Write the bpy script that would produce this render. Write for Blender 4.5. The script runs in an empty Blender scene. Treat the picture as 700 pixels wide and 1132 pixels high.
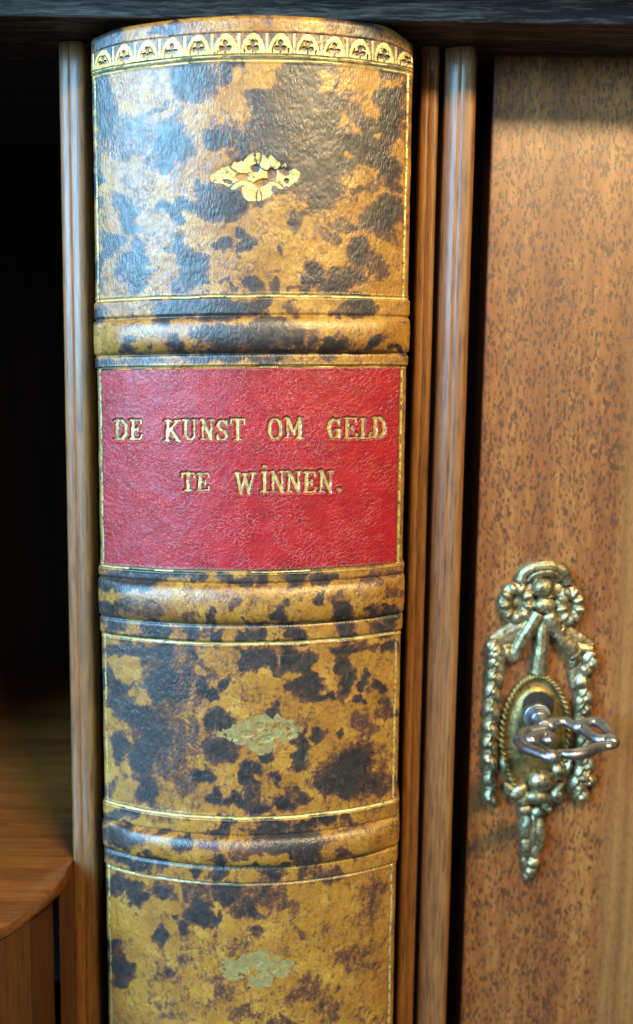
import bpy, bmesh, math, random
import numpy as np
from mathutils import Vector, Matrix

# ------------------------------------------------------------------ units
# everything is measured in units of 0.2 mm: X right, Y into the cabinet, Z up
K = 0.0002
FL, PITCH, ROLL, DIST = 1080.0, math.atan(136 / 1080.0), 0.0140, 1080.0
scene = bpy.context.scene
col = scene.collection
random.seed(7)
rng = np.random.default_rng(11)

# ------------------------------------------------------------------ camera
R0 = np.array([1.0, 0, 0]); F0 = np.array([0, math.cos(PITCH), -math.sin(PITCH)])
U0 = np.array([0, math.sin(PITCH), math.cos(PITCH)])
RX = R0 * math.cos(ROLL) + U0 * math.sin(ROLL)
UX = U0 * math.cos(ROLL) - R0 * math.sin(ROLL)
CAM = np.array([0.0, -DIST, 0.0])
cd = bpy.data.cameras.new('camera')
cam = bpy.data.objects.new('camera', cd); col.objects.link(cam)
cd.sensor_fit = 'VERTICAL'; cd.sensor_height = 36.0; cd.sensor_width = 36.0
cd.lens = 36.0 * FL / 1132.0
cd.clip_start = 0.01; cd.clip_end = 100
cam.matrix_world = Matrix(((RX[0], UX[0], -F0[0], CAM[0] * K), (RX[1], UX[1], -F0[1], CAM[1] * K),
                           (RX[2], UX[2], -F0[2], CAM[2] * K), (0, 0, 0, 1)))
cd.dof.use_dof = True; cd.dof.focus_distance = 1082 * K; cd.dof.aperture_fstop = 10.0
scene.camera = cam

def proj(X, Y, Z):
    d = np.stack([X - CAM[0], Y - CAM[1], Z - CAM[2]], -1)
    w = d @ F0
    return 350 + FL * (d @ RX) / w, 566 - FL * (d @ UX) / w
def ray(px, py): return F0 * FL + RX * (px - 350) - UX * (py - 566)
def atY(px, py, Y):
    r = ray(px, py); t = (Y - CAM[1]) / r[1]; return CAM + r * t
def atZ(px, py, Z):
    r = ray(px, py); t = (Z - CAM[2]) / r[2]; return CAM + r * t
def zy(py, Y=0.0, px=277): return atY(px, py, Y)[2]

# ------------------------------------------------------------------ world and lamps
w = bpy.data.worlds.new('World'); scene.world = w; w.use_nodes = True
w.node_tree.nodes['Background'].inputs[0].default_value = (1.0, 0.86, 0.70, 1)
w.node_tree.nodes['Background'].inputs[1].default_value = 0.09

def area(name, az, el, dist, sx, sy, power, colour, target=(0, 0, 0)):
    l = bpy.data.lights.new(name, 'AREA'); l.shape = 'RECTANGLE'; l.size = sx; l.size_y = sy
    l.energy = power; l.color = colour
    o = bpy.data.objects.new(name, l); col.objects.link(o)
    a, e = math.radians(az), math.radians(el)
    d = Vector((math.sin(a) * math.cos(e), -math.cos(a) * math.cos(e), math.sin(e)))
    o.location = Vector(target) + d * dist
    o.rotation_euler = (-d).to_track_quat('-Z', 'Y').to_euler()
    return o
area('window_light', -48, 19.5, 1.6, 0.86, 1.08, 102, (0.28, 0.65, 1.0))
area('room_lamp', 28, 38.5, 0.495, 0.16, 0.015, 5.8, (1.0, 0.74, 0.36))
area('room_wall_light', 20, 13, 2.2, 1.0, 0.75, 3.5, (1.0, 0.80, 0.50))

scene.view_settings.view_transform = 'Standard'; scene.view_settings.look = 'None'
scene.view_settings.exposure = -0.04; scene.view_settings.gamma = 1.0
scene.cycles.max_bounces = 6

# ------------------------------------------------------------------ helpers
def tag(o, label=None, cat=None, group=None):
    if label: o['label'] = label
    if cat: o['category'] = cat
    if group: o['group'] = group
    return o
def empty(name, loc=(0, 0, 0)):
    o = bpy.data.objects.new(name, None); o.empty_display_size = 0.01
    o.location = Vector(loc) * K; col.objects.link(o); return o
def mesh_np(name, V, F, mat, parent=None, smooth=True, attrs=None):
    """V: n x 3 in units, F: m x 4 (or list of arrays of polygons)"""
    me = bpy.data.meshes.new(name)
    V = np.asarray(V, float) * K
    F = np.asarray(F, np.int32)
    me.vertices.add(len(V)); me.vertices.foreach_set('co', V.ravel())
    me.loops.add(F.size); me.loops.foreach_set('vertex_index', F.ravel())
    me.polygons.add(len(F)); me.polygons.foreach_set('loop_start', np.arange(0, F.size, F.shape[1], dtype=np.int32))
    me.polygons.foreach_set('use_smooth', np.full(len(F), smooth))
    for k, a in (attrs or {}).items():
        at = me.attributes.new(k, 'FLOAT', 'POINT'); at.data.foreach_set('value', np.asarray(a, np.float32))
    me.update(calc_edges=True); me.validate()
    me.materials.append(mat)
    o = bpy.data.objects.new(name, me); col.objects.link(o)
    if parent: o.parent = parent
    return o
CAST = bpy.data.textures.new('cast_unevenness', 'CLOUDS'); CAST.noise_scale = 9 * K; CAST.noise_depth = 2
def obj_bm(name, bm, mat, parent=None, smooth=False, bevel=0, remesh=0, rough_cast=1.4):
    bmesh.ops.scale(bm, vec=(K, K, K), verts=bm.verts)
    bmesh.ops.recalc_face_normals(bm, faces=bm.faces)
    me = bpy.data.meshes.new(name); bm.to_mesh(me); bm.free(); me.materials.append(mat)
    for p in me.polygons: p.use_smooth = smooth
    o = bpy.data.objects.new(name, me); col.objects.link(o)
    if parent: o.parent = parent
    if bevel:
        m = o.modifiers.new('bevel', 'BEVEL'); m.width = bevel * K; m.segments = 3; m.limit_method = 'ANGLE'
    if remesh:
        m = o.modifiers.new('fuse', 'REMESH'); m.mode = 'VOXEL'; m.voxel_size = remesh * K; m.use_smooth_shade = True
        s = o.modifiers.new('soften', 'SMOOTH'); s.factor = 0.5; s.iterations = 4
        d = o.modifiers.new('cast_unevenness', 'DISPLACE'); d.texture = CAST; d.strength = rough_cast * K; d.mid_level = 0.5; d.texture_coords = 'LOCAL'
    return o
def add_box(bm, a, b):
    ret = bmesh.ops.create_cube(bm, size=1.0)
    for v in ret['verts']:
        v.co = Vector([(a[i] + b[i]) / 2 + v.co[i] * (b[i] - a[i]) for i in range(3)])
def add_blob(bm, c, r, rot=0.0, seg=14):
    """ellipsoid, r = (rx, ry, rz), rot about Y"""
    ret = bmesh.ops.create_uvsphere(bm, u_segments=seg, v_segments=seg // 2 + 2, radius=1.0)
    M = Matrix.Translation(Vector(c)) @ Matrix.Rotation(rot, 4, 'Y') @ Matrix.Diagonal((r[0], r[1], r[2], 1))
    bmesh.ops.transform(bm, matrix=M, verts=ret['verts'])
def spline(P, n=8, closed=False):
    P = [np.asarray(p, float) for p in P]; m = len(P); out = []
    for i in range(m if closed else m - 1):
        g = (lambda j: P[j % m]) if closed else (lambda j: P[min(max(j, 0), m - 1)])
        a, b, c, d = g(i - 1), g(i), g(i + 1), g(i + 2)
        for k in range(n):
            t = k / n
            out.append(0.5 * (2 * b + (c - a) * t + (2 * a - 5 * b + 4 * c - d) * t * t + (3 * b - a - 3 * c + d) * t ** 3))
    if not closed: out.append(P[-1])
    return out
def add_tube(bm, pts, rad, closed=False, seg=10, flat=1.0, ref=(0, 1, 0)):
    """tube through pts; rad number or function of t; flat scales the section along ref"""
    n = len(pts); rings = []
    ref = Vector(ref)
    for i, p in enumerate(pts):
        a = Vector(pts[(i - 1) % n] if closed else pts[max(i - 1, 0)]); b = Vector(pts[(i + 1) % n] if closed else pts[min(i + 1, n - 1)])
        t = (b - a).normalized(); s = t.cross(ref)
        if s.length < 1e-4: s = t.cross(Vector((1, 0, 0)))
        s.normalize(); q = s.cross(t).normalized()
        r = rad(i / max(n - 1, 1)) if callable(rad) else rad
        rings.append([bm.verts.new(Vector(p) + s * (r * math.cos(2 * math.pi * k / seg)) + q * (r * flat * math.sin(2 * math.pi * k / seg))) for k in range(seg)])
    for i in range(n if closed else n - 1):
        A, B = rings[i], rings[(i + 1) % n]
        for k in range(seg): bm.faces.new((A[k], A[(k + 1) % seg], B[(k + 1) % seg], B[k]))
    if not closed:
        bm.faces.new(rings[0][::-1]); bm.faces.new(rings[-1])

# ------------------------------------------------------------------ materials
class NT:
    def __init__(s, name):
        s.m = bpy.data.materials.new(name); s.m.use_nodes = True; s.t = s.m.node_tree
        s.p = s.t.nodes['Principled BSDF']; s.co = s.n('ShaderNodeTexCoord').outputs['Object']
    def n(s, typ, **kw):
        x = s.t.nodes.new(typ)
        for k, v in kw.items(): setattr(x, k, v)
        return x
    def put(s, sock, v):
        if hasattr(v, 'is_linked') or isinstance(v, bpy.types.NodeSocket): s.t.links.new(v, sock)
        else: sock.default_value = v
    def map(s, scale, rot=(0, 0, 0), vec=None):
        x = s.n('ShaderNodeMapping'); s.put(x.inputs[0], vec or s.co); x.inputs['Scale'].default_value = scale; x.inputs['Rotation'].default_value = rot
        return x.outputs[0]
    def noise(s, scale, detail=4, rough=0.55, vec=None, dist=0.0, colour=False):
        x = s.n('ShaderNodeTexNoise'); s.put(x.inputs['Vector'], vec or s.co)
        x.inputs['Scale'].default_value = scale; x.inputs['Detail'].default_value = detail
        x.inputs['Roughness'].default_value = rough; x.inputs['Distortion'].default_value = dist
        return x.outputs['Color' if colour else 'Fac']
    def voro(s, scale, feature='DISTANCE_TO_EDGE', vec=None, rand=1.0):
        x = s.n('ShaderNodeTexVoronoi', feature=feature); s.put(x.inputs['Vector'], vec or s.co)
        x.inputs['Scale'].default_value = scale; x.inputs['Randomness'].default_value = rand
        return x.outputs['Distance']
    def math(s, op, a, b=0.0, c=None, clamp=False):
        x = s.n('ShaderNodeMath', operation=op, use_clamp=clamp); s.put(x.inputs[0], a); s.put(x.inputs[1], b)
        if c is not None: s.put(x.inputs[2], c)
        return x.outputs[0]
    def ramp(s, f, stops, interp='LINEAR'):
        x = s.n('ShaderNodeValToRGB'); s.put(x.inputs[0], f); e = x.color_ramp.elements; x.color_ramp.interpolation = interp
        while len(e) < len(stops): e.new(0.5)
        for i, (p, c) in enumerate(stops):
            e[i].position = p; e[i].color = (c, c, c, 1) if isinstance(c, (int, float)) else (*c, 1)
        return x.outputs[0]
    def mix(s, f, a, b, mode='MIX'):
        x = s.n('ShaderNodeMix', data_type='RGBA', blend_type=mode)
        s.put(x.inputs[0], f)
        for k, v in ((6, a), (7, b)):
            s.put(x.inputs[k], (*v, 1) if isinstance(v, tuple) and len(v) == 3 else v)
        return x.outputs[2]
    def bump(s, h, strength, dist, prev=None):
        x = s.n('ShaderNodeBump'); s.put(x.inputs['Height'], h); x.inputs['Strength'].default_value = strength; x.inputs['Distance'].default_value = dist
        if prev is not None: s.put(x.inputs['Normal'], prev)
        return x.outputs[0]
    def attr(s, name):
        x = s.n('ShaderNodeAttribute'); x.attribute_name = name; return x.outputs['Fac']
    def set(s, **kw):
        for k, v in kw.items():
            k = k.replace('_', ' ')
            if k == 'Base Color' and isinstance(v, tuple): v = (*v, 1)
            s.put(s.p.inputs[k], v)
        return s.m

def warp(t, amount, scale):
    """object coordinates pushed about by noise"""
    c = t.noise(scale, 3, 0.6, colour=True)
    x = t.n('ShaderNodeVectorMath', operation='MULTIPLY_ADD'); t.put(x.inputs[0], c); x.inputs[1].default_value = (amount,) * 3
    t.put(x.inputs[2], t.co); return x.outputs[0]

def mat_leather():
    t = NT('mottled_calf'); st = t.attr('stain_shade')
    wv = warp(t, 0.0016, 420)
    n1 = t.noise(430, 5, 0.62, wv); n2 = t.noise(1500, 4, 0.6, wv); n3 = t.noise(150, 5, 0.62)
    f = t.math('ADD', t.math('ADD', st, 0.075), t.math('MULTIPLY', t.math('SUBTRACT', n1, 0.5), 1.0))
    f = t.math('ADD', f, t.math('MULTIPLY', t.math('SUBTRACT', n2, 0.5), 0.85))
    f = t.math('ADD', f, t.math('MULTIPLY', t.math('SUBTRACT', t.noise(850, 5, 0.7, wv), 0.5), 0.85))
    f = t.math('ADD', f, t.math('MULTIPLY', t.math('SUBTRACT', t.noise(210, 4, 0.6, wv), 0.5), 0.55))
    tan = t.ramp(n3, [(0.25, (0.20, 0.080, 0.009)), (0.5, (0.29, 0.138, 0.012)), (0.70, (0.39, 0.220, 0.028))])
    tan = t.mix(t.math('MULTIPLY', t.ramp(n2, [(0.35, 0.0), (0.7, 1.0)]), 0.35), tan, (0.21, 0.085, 0.024))
    dark = t.ramp(t.noise(300, 4, 0.6), [(0.3, (0.008, 0.008, 0.010)), (0.7, (0.030, 0.024, 0.020))])
    mid = (0.110, 0.043, 0.018)
    c = t.mix(t.ramp(f, [(0.17, 0.0), (0.45, 1.0)]), tan, mid)
    c = t.mix(t.ramp(f, [(0.40, 0.0), (0.76, 1.0)]), c, dark)
    sp = t.ramp(t.noise(800, 4, 0.62, wv), [(0.56, 0.0), (0.68, 1.0)])
    sp = t.math('MULTIPLY', sp, t.ramp(t.noise(120, 3, 0.5), [(0.38, 0.15), (0.60, 0.85)]))
    c = t.mix(sp, c, (0.075, 0.034, 0.018))
    # fine pale scuffs
    sc = t.ramp(t.noise(900, 5, 0.7, t.map((1, 1, 0.25), (0, 0.25, 0))), [(0.64, 0.0), (0.72, 1.0)])
    c = t.mix(t.math('MULTIPLY', sc, 0.28), c, (0.42, 0.33, 0.22))
    # wrinkled grain
    wv2 = warp(t, 0.0009, 700)
    crack = t.ramp(t.voro(900, vec=t.map((1.3, 1.3, 0.55), (0, 0.35, 0), wv2)), [(0.0, 0.0), (0.22, 1.0)])
    g = t.math('ADD', t.math('MULTIPLY', crack, 0.55), t.math('MULTIPLY', t.noise(2100, 4, 0.6, t.map((1, 1, 0.5))), 0.9))
    g = t.math('ADD', g, t.math('MULTIPLY', t.noise(480, 3, 0.5, t.map((1, 1, 0.5))), 0.45))
    gr = t.ramp(t.noise(110, 2, 0.5), [(0.35, 0.25), (0.65, 1.0)])
    b = t.bump(t.math('MULTIPLY', g, gr), 0.66, 0.00012)
    rg = t.ramp(t.noise(500, 4, 0.6), [(0.3, 0.38), (0.7, 0.52)])
    return t.set(Base_Color=c, Roughness=rg, Specular_IOR_Level=0.82, Normal=b)

def mat_red():
    t = NT('red_morocco')
    wv = warp(t, 0.0011, 600)
    n = t.noise(260, 4, 0.6); n2 = t.noise(1700, 4, 0.65)
    c = t.ramp(n, [(0.3, (0.20, 0.002, 0.006)), (0.7, (0.30, 0.005, 0.010))])
    crack = t.ramp(t.voro(1050, vec=t.map((1, 1, 1), (0, 0.6, 0), wv)), [(0.0, 1.0), (0.09, 0.0)])
    part = t.ramp(t.noise(170, 3, 0.6), [(0.42, 0.15), (0.6, 1.0)])
    ck = t.math('MULTIPLY', crack, part)
    c = t.mix(t.math('MULTIPLY', ck, 0.30), c, (0.45, 0.10, 0.09))
    spots = t.ramp(t.noise(420, 3, 0.5, dist=0.6), [(0.26, 1.0), (0.30, 0.0)])
    c = t.mix(t.math('MULTIPLY', spots, 0.8), c, (0.10, 0.004, 0.012))
    c = t.mix(t.math('MULTIPLY', t.attr('stain_shade'), 0.9, clamp=True), c, (0.045, 0.006, 0.010))
    g = t.math('ADD', t.math('MULTIPLY', t.noise(1900, 4, 0.6, wv), 1.2), t.math('MULTIPLY', ck, 0.8))
    g = t.math('ADD', g, t.math('MULTIPLY', n2, 0.5))
    return t.set(Base_Color=c, Roughness=t.ramp(n2, [(0.3, 0.34), (0.7, 0.48)]), Specular_IOR_Level=0.6, Normal=t.bump(g, 0.8, 0.00011))

def mat_gilt(name, wear, green=0.0, dim=1.0):
    t = NT(name)
    n = t.noise(700, 5, 0.65); n2 = t.noise(2500, 3, 0.6)
    c = t.ramp(n, [(0.3, (0.36 * dim, (0.28 + green) * dim, 0.075)), (0.6, (0.56 * dim, 0.49 * dim, (0.19 + green) * dim))])
    k = t.ramp(t.math('ADD', t.math('MULTIPLY', n, 0.6), t.math('MULTIPLY', t.noise(1500, 4, 0.6), 0.4)),
               [(wear - 0.04, 1.0), (wear + 0.04, 0.0)])
    c = t.mix(k, c, (0.12, 0.075, 0.03) if dim == 1.0 else (0.20, 0.135, 0.04))
    return t.set(Base_Color=c, Metallic=t.math('MULTIPLY', t.math('SUBTRACT', 1.0, k), 0.35), Roughness=0.42,
                 Normal=t.bump(n2, 0.28, 0.0001))

def mat_wood(name, cols, scale=(1, 1, 0.07), streak=900, pore=0.5, pore_scale=(1, 1, 0.12), pore_freq=1800, rough=0.36, coat=0.25, band=120, pore_at=0.60, pore_col=(0.05, 0.02, 0.01), bump=0.35):
    t = NT(name)
    wv = t.map(scale, vec=warp(t, 0.0012, 90))
    f = t.math('ADD', t.math('MULTIPLY', t.noise(streak, 5, 0.6, wv), 0.6), t.math('MULTIPLY', t.noise(band, 4, 0.6, wv, 0.4), 0.5))
    c = t.ramp(f, [(0.36, cols[0]), (0.53, cols[1]), (0.70, cols[2])])
    pv = t.map(pore_scale)
    p = t.ramp(t.noise(pore_freq, 3, 0.55, pv), [(pore_at, 0.0), (pore_at + 0.07, 1.0)])
    c = t.mix(t.math('MULTIPLY', p, pore), c, pore_col)
    h = t.math('SUBTRACT', t.math('MULTIPLY', f, 0.5), t.math('MULTIPLY', p, 0.6))
    return t.set(Base_Color=c, Roughness=t.ramp(f, [(0.3, rough + 0.08), (0.7, rough - 0.05)]), Coat_Weight=coat, Coat_Roughness=0.24,
                 Normal=t.bump(h, bump, 0.0001))

def mat_door():
    t = NT('speckled_veneer')
    wv = t.map((1, 1, 0.09), vec=warp(t, 0.002, 60))
    lo = t.noise(95, 4, 0.55, wv); fine = t.noise(800, 4, 0.6, t.map((1, 1, 0.2)))
    f = t.math('ADD', t.math('MULTIPLY', lo, 0.55), t.math('MULTIPLY', fine, 0.45))
    c = t.ramp(f, [(0.36, (0.120, 0.035, 0.008)), (0.5, (0.180, 0.061, 0.014)), (0.62, (0.255, 0.106, 0.027))])
    wv2 = warp(t, 0.0008, 900)
    vv = t.map((1.25, 1.25, 0.42), (0, 0.06, 0), warp(t, 0.0011, 1300))
    dens = t.math('MULTIPLY', t.math('SUBTRACT', t.noise(75, 4, 0.6, t.map((1, 1, 0.4))), 0.5), 0.55)
    cell = t.n('ShaderNodeTexVoronoi'); t.put(cell.inputs['Vector'], vv); cell.inputs['Scale'].default_value = 1420
    sx = t.n('ShaderNodeSeparateColor'); t.put(sx.inputs[0], cell.outputs['Color'])
    size = t.math('ADD', t.math('MULTIPLY', sx.outputs[0], 0.62), t.math('ADD', dens, 0.10))
    p = t.math('MULTIPLY', t.math('SUBTRACT', size, cell.outputs['Distance']), 9.0, clamp=True)
    pn = t.noise(420, 4, 0.6, t.map((1.1, 1.1, 0.35)))
    p = t.math('MAXIMUM', p, t.ramp(pn, [(0.58, 0.0), (0.70, 0.7)]))
    # the straight-grained strip along the right
    x = t.n('ShaderNodeSeparateXYZ'); t.put(x.inputs[0], t.co)
    strip = t.ramp(t.math('MULTIPLY', x.outputs[0], 1.0), [(0.0758, 0.0), (0.0764, 1.0)])
    sc = t.ramp(t.noise(500, 5, 0.6, t.map((1, 1, 0.03))), [(0.3, (0.14, 0.060, 0.018)), (0.7, (0.25, 0.125, 0.036))])
    p2 = t.math('MULTIPLY', p, t.math('SUBTRACT', 0.80, t.math('MULTIPLY', strip, 0.55)))
    c = t.mix(t.math('MULTIPLY', strip, 0.75), c, sc)
    c = t.mix(p2, c, (0.030, 0.012, 0.006))
    h = t.math('SUBTRACT', t.math('MULTIPLY', fine, 0.4), t.math('MULTIPLY', p, 0.7))
    return t.set(Base_Color=c, Roughness=t.ramp(fine, [(0.3, 0.46), (0.7, 0.36)]), Coat_Weight=0.8, Coat_Roughness=0.36,
                 Normal=t.bump(h, 0.35, 0.0001))

def mat_metal(name, ca, cb, cc, rough=0.36, metal=0.9, bumpy=0.45):
    t = NT(name)
    n = t.noise(330, 4, 0.6); n2 = t.noise(1900, 4, 0.6)
    c = t.ramp(n, [(0.3, ca), (0.5, cb), (0.7, cc)])
    if bumpy > 0.2:
        tar = t.ramp(t.noise(560, 5, 0.65, dist=0.5), [(0.50, 0.0), (0.62, 1.0)])
        c = t.mix(t.math('MULTIPLY', tar, 0.8), c, (0.060, 0.042, 0.020))
    c = t.mix(0.12, c, (0.30, 0.20, 0.07))
    return t.set(Base_Color=c, Metallic=metal, Roughness=t.ramp(n2, [(0.3, rough - 0.08), (0.7, rough + 0.12)]), Normal=t.bump(n2, bumpy, 0.00012))

M_leather = mat_leather(); M_red = mat_red()
M_gilt = mat_gilt('gilt_tooling', 0.40); M_gilt_worn = mat_gilt('worn_gilt', 0.47, 0.03)
M_gilt_faded = mat_gilt('faded_gilt', 0.45, 0.0, 0.58)
M_letter = mat_gilt('gilt_lettering', 0.455, 0.0, 0.9)
M_bead = mat_wood('beaded_walnut', [(0.105, 0.038, 0.009), (0.175, 0.070, 0.017), (0.25, 0.115, 0.030)], pore=0.6, pore_freq=2000, pore_scale=(1, 1, 0.045), pore_at=0.55, pore_col=(0.03, 0.012, 0.006), rough=0.50, coat=0.32, bump=0.22, streak=1500)
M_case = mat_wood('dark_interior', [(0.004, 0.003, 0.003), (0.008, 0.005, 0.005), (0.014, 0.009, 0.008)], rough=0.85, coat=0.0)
M_rail = mat_wood('ebonised_rail', [(0.004, 0.003, 0.002), (0.018, 0.012, 0.009), (0.19, 0.14, 0.11)], scale=(0.05, 1, 1), pore_scale=(0.1, 1, 1), pore=0.5, rough=0.6, coat=0.0, bump=0.5, streak=2200, band=500)
M_shelf = mat_wood('brown_shelf', [(0.056, 0.016, 0.003), (0.105, 0.034, 0.006), (0.18, 0.066, 0.013)], scale=(0.06, 1, 1), pore_scale=(0.1, 1, 1), pore=0.35, rough=0.32, coat=0.9)
M_drawer = mat_wood('brown_drawer', [(0.030, 0.010, 0.003), (0.055, 0.020, 0.005), (0.085, 0.034, 0.009)], pore=0.4, rough=0.42, coat=0.2)
M_door = mat_door()
M_brass = mat_metal('aged_brass', (0.17, 0.135, 0.070), (0.32, 0.270, 0.155), (0.50, 0.445, 0.29), 0.45)
M_gold_brass = mat_metal('yellow_brass', (0.17, 0.11, 0.035), (0.26, 0.18, 0.06), (0.33, 0.24, 0.09), 0.46, metal=0.85)
ts = NT('worn_steel')
M_steel = ts.set(Base_Color=ts.ramp(ts.noise(260, 3, 0.5), [(0.35, (0.24, 0.25, 0.27)), (0.65, (0.42, 0.43, 0.45))]), Metallic=1.0,
                 Roughness=ts.ramp(ts.noise(200, 2, 0.5), [(0.35, 0.33), (0.65, 0.46)]))
tp = NT('paper_block')
M_paper = tp.set(Base_Color=tp.ramp(tp.noise(3000, 3, 0.5, tp.map((1, 0.02, 0.02))), [(0.3, (0.38, 0.30, 0.18)), (0.7, (0.62, 0.54, 0.38))]), Roughness=0.8)

# ------------------------------------------------------------------ layout of the cabinet (units)
Y_RAIL, Y_BEAD, Y_DOOR = 28.0, 98.0, 135.0
Z_TOP = zy(22, Y_RAIL, 350)
Z_LOW = -960.0
cab = tag(empty('cabinet', (0, 200, Z_LOW)), 'dark wooden bookcase with beaded dividers, curved shelf and speckled door with brass lock plate', 'bookcase')
cab_off = np.array([0, 200, Z_LOW])
def cobj(name, bm, mat, parent=None, **kw):
    bmesh.ops.translate(bm, vec=Vector(-cab_off), verts=bm.verts)
    return obj_bm(name, bm, mat, parent or cab, **kw)

bm = bmesh.new(); add_box(bm, (-900, Y_RAIL, Z_TOP), (900, Y_RAIL + 150, Z_TOP + 130)); cobj('top_rail', bm, M_rail, bevel=3)
bm = bmesh.new()   # cornice above the frame, its edge shades the top of the uprights
pr = [(-42, Z_TOP + 34), (-42, Z_TOP + 46), (-34, Z_TOP + 58), (-20, Z_TOP + 66), (-6, Z_TOP + 90), (27.5, Z_TOP + 118), (27.5, Z_TOP + 34)]
va = [bm.verts.new((-900, y, z)) for y, z in pr]; vb = [bm.verts.new((900, y, z)) for y, z in pr]
bm.faces.new(va); bm.faces.new(vb[::-1])
for i in range(len(pr)):
    j = (i + 1) % len(pr); bm.faces.new((va[i], va[j], vb[j], vb[i]))
cobj('cornice', bm, M_rail, bevel=2)
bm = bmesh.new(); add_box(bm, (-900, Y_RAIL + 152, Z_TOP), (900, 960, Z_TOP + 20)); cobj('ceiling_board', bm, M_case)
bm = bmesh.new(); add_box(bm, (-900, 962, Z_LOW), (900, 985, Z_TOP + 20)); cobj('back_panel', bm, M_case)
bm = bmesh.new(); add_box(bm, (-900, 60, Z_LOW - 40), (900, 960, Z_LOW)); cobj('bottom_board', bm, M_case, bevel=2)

# beaded dividers
def bead_profile(x0, x1, y0, depth, n=22):
    c = (x0 + x1) / 2; r = (x1 - x0) / 2
    pts = [(x0, y0 + depth + 20)]
    for k in range(n + 1):
        a = math.pi * (1 - k / n)
        pts.append((c + r * math.copysign(abs(math.cos(a)) ** 0.62, math.cos(a)), y0 + depth * (1 - abs(math.sin(a)) ** 0.62)))
    pts.append((x1, y0 + depth + 20)); return pts
def bevel_profile(x0, x1, y0, slope, share):
    """moulding with a broad canted face on its left, a flat front and a rounded right edge"""
    w = x1 - x0; d = w * share * math.tan(math.radians(slope))
    P = [(x0, y0 + d + 26), (x0, y0 + d + 2.2), (x0 + 0.4, y0 + d + 0.9), (x0 + 1.2, y0 + d)]
    for k in range(1, 7):
        t = k / 6; P.append((x0 + 1.2 + (w * share - 1.2) * t, y0 + d * (1 - t) - 0.9 * math.sin(math.pi * t)))
    P += [(x0 + w * (share + 0.03), y0 + 0.9), (x0 + w * (share + 0.06), y0 - 0.1)]
    rr = w * 0.22
    for k in range(9):
        a = math.pi / 2 * k / 8; P.append((x1 - rr + rr * math.sin(a), y0 - 0.6 + rr * (1 - math.cos(a))))
    P.append((x1, y0 + d + 26)); return P
def extrude_profile(name, pts, z0, z1, mat, parent, nz=120, wob=0.16, seed=0):
    r = np.random.default_rng(seed)
    zs = np.linspace(z0, z1, nz); P = np.array(pts)
    def sm(n, s):
        a = r.normal(size=n + 40); k = np.ones(s) / s
        return np.convolve(a, k, 'same')[20:20 + n] * math.sqrt(s)
    wx, wy = sm(nz, 15) * wob, sm(nz, 9) * wob * 0.6
    V = np.zeros((nz, len(P), 3))
    V[:, :, 0] = P[None, :, 0] + wx[:, None]; V[:, :, 1] = P[None, :, 1] + wy[:, None]; V[:, :, 2] = zs[:, None]
    # a softened top end
    for k, (dz, ins) in enumerate([(0, 2.2), (1.2, 0.8)]):
        i = nz - 1 - k; V[i, :, 1] += ins; V[i, :, 2] = z1 - dz
    n = len(P); idx = np.arange(nz * n).reshape(nz, n)
    F = np.stack([idx[:-1, :-1], idx[:-1, 1:], idx[1:, 1:], idx[1:, :-1]], -1).reshape(-1, 4)
    top = idx[-1]; q = [(top[i], top[i + 1], top[n - 2 - i], top[n - 1 - i]) for i in range(n // 2 - 1)]
    F = np.concatenate([F, np.array(q)])
    return mesh_np(name, V.reshape(-1, 3) - cab_off, F, mat, parent)
def xat(px, py, Y): return atY(px, py, Y)[0]
ZB = Z_TOP - 1.0
L0, L1 = xat(72.5, 430, Y_BEAD + 8), xat(102, 430, Y_BEAD + 8)
A0, A1 = xat(457, 430, Y_BEAD + 6), xat(475.5, 430, Y_BEAD + 6)
B0, B1 = xat(482, 430, Y_BEAD + 6), xat(515.5, 430, Y_BEAD + 6)
for nm, x0, x1 in (('divider', L0 + 1.5, L1 - 1.5), ('divider', A0 + 1.5, B1 - 1.5)):
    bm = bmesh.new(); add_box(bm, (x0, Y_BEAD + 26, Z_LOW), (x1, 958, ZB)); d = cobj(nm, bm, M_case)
    if x0 < 0:
        extrude_profile('bead', bevel_profile(L0, L1, Y_BEAD, 17, 0.40), Z_LOW, ZB, M_bead, d, seed=1)
    else:
        extrude_profile('bead', bevel_profile(A0, A1, Y_BEAD, 17, 0.38), Z_LOW, ZB, M_bead, d, seed=2)
        extrude_profile('bead', bevel_profile(B0, B1, Y_BEAD - 2, 26, 0.45), Z_LOW, ZB, M_bead, d, seed=3)

bm = bmesh.new(); add_box(bm, (-890, Y_BEAD + 26, Z_LOW), (-855, 958, ZB)); d = cobj('divider', bm, M_case)  # unseen divider, added to shade the left compartment from the window
extrude_profile('bead', bead_profile(-888, -857, Y_BEAD, 15), Z_LOW, ZB, M_bead, d, seed=5)
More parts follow.
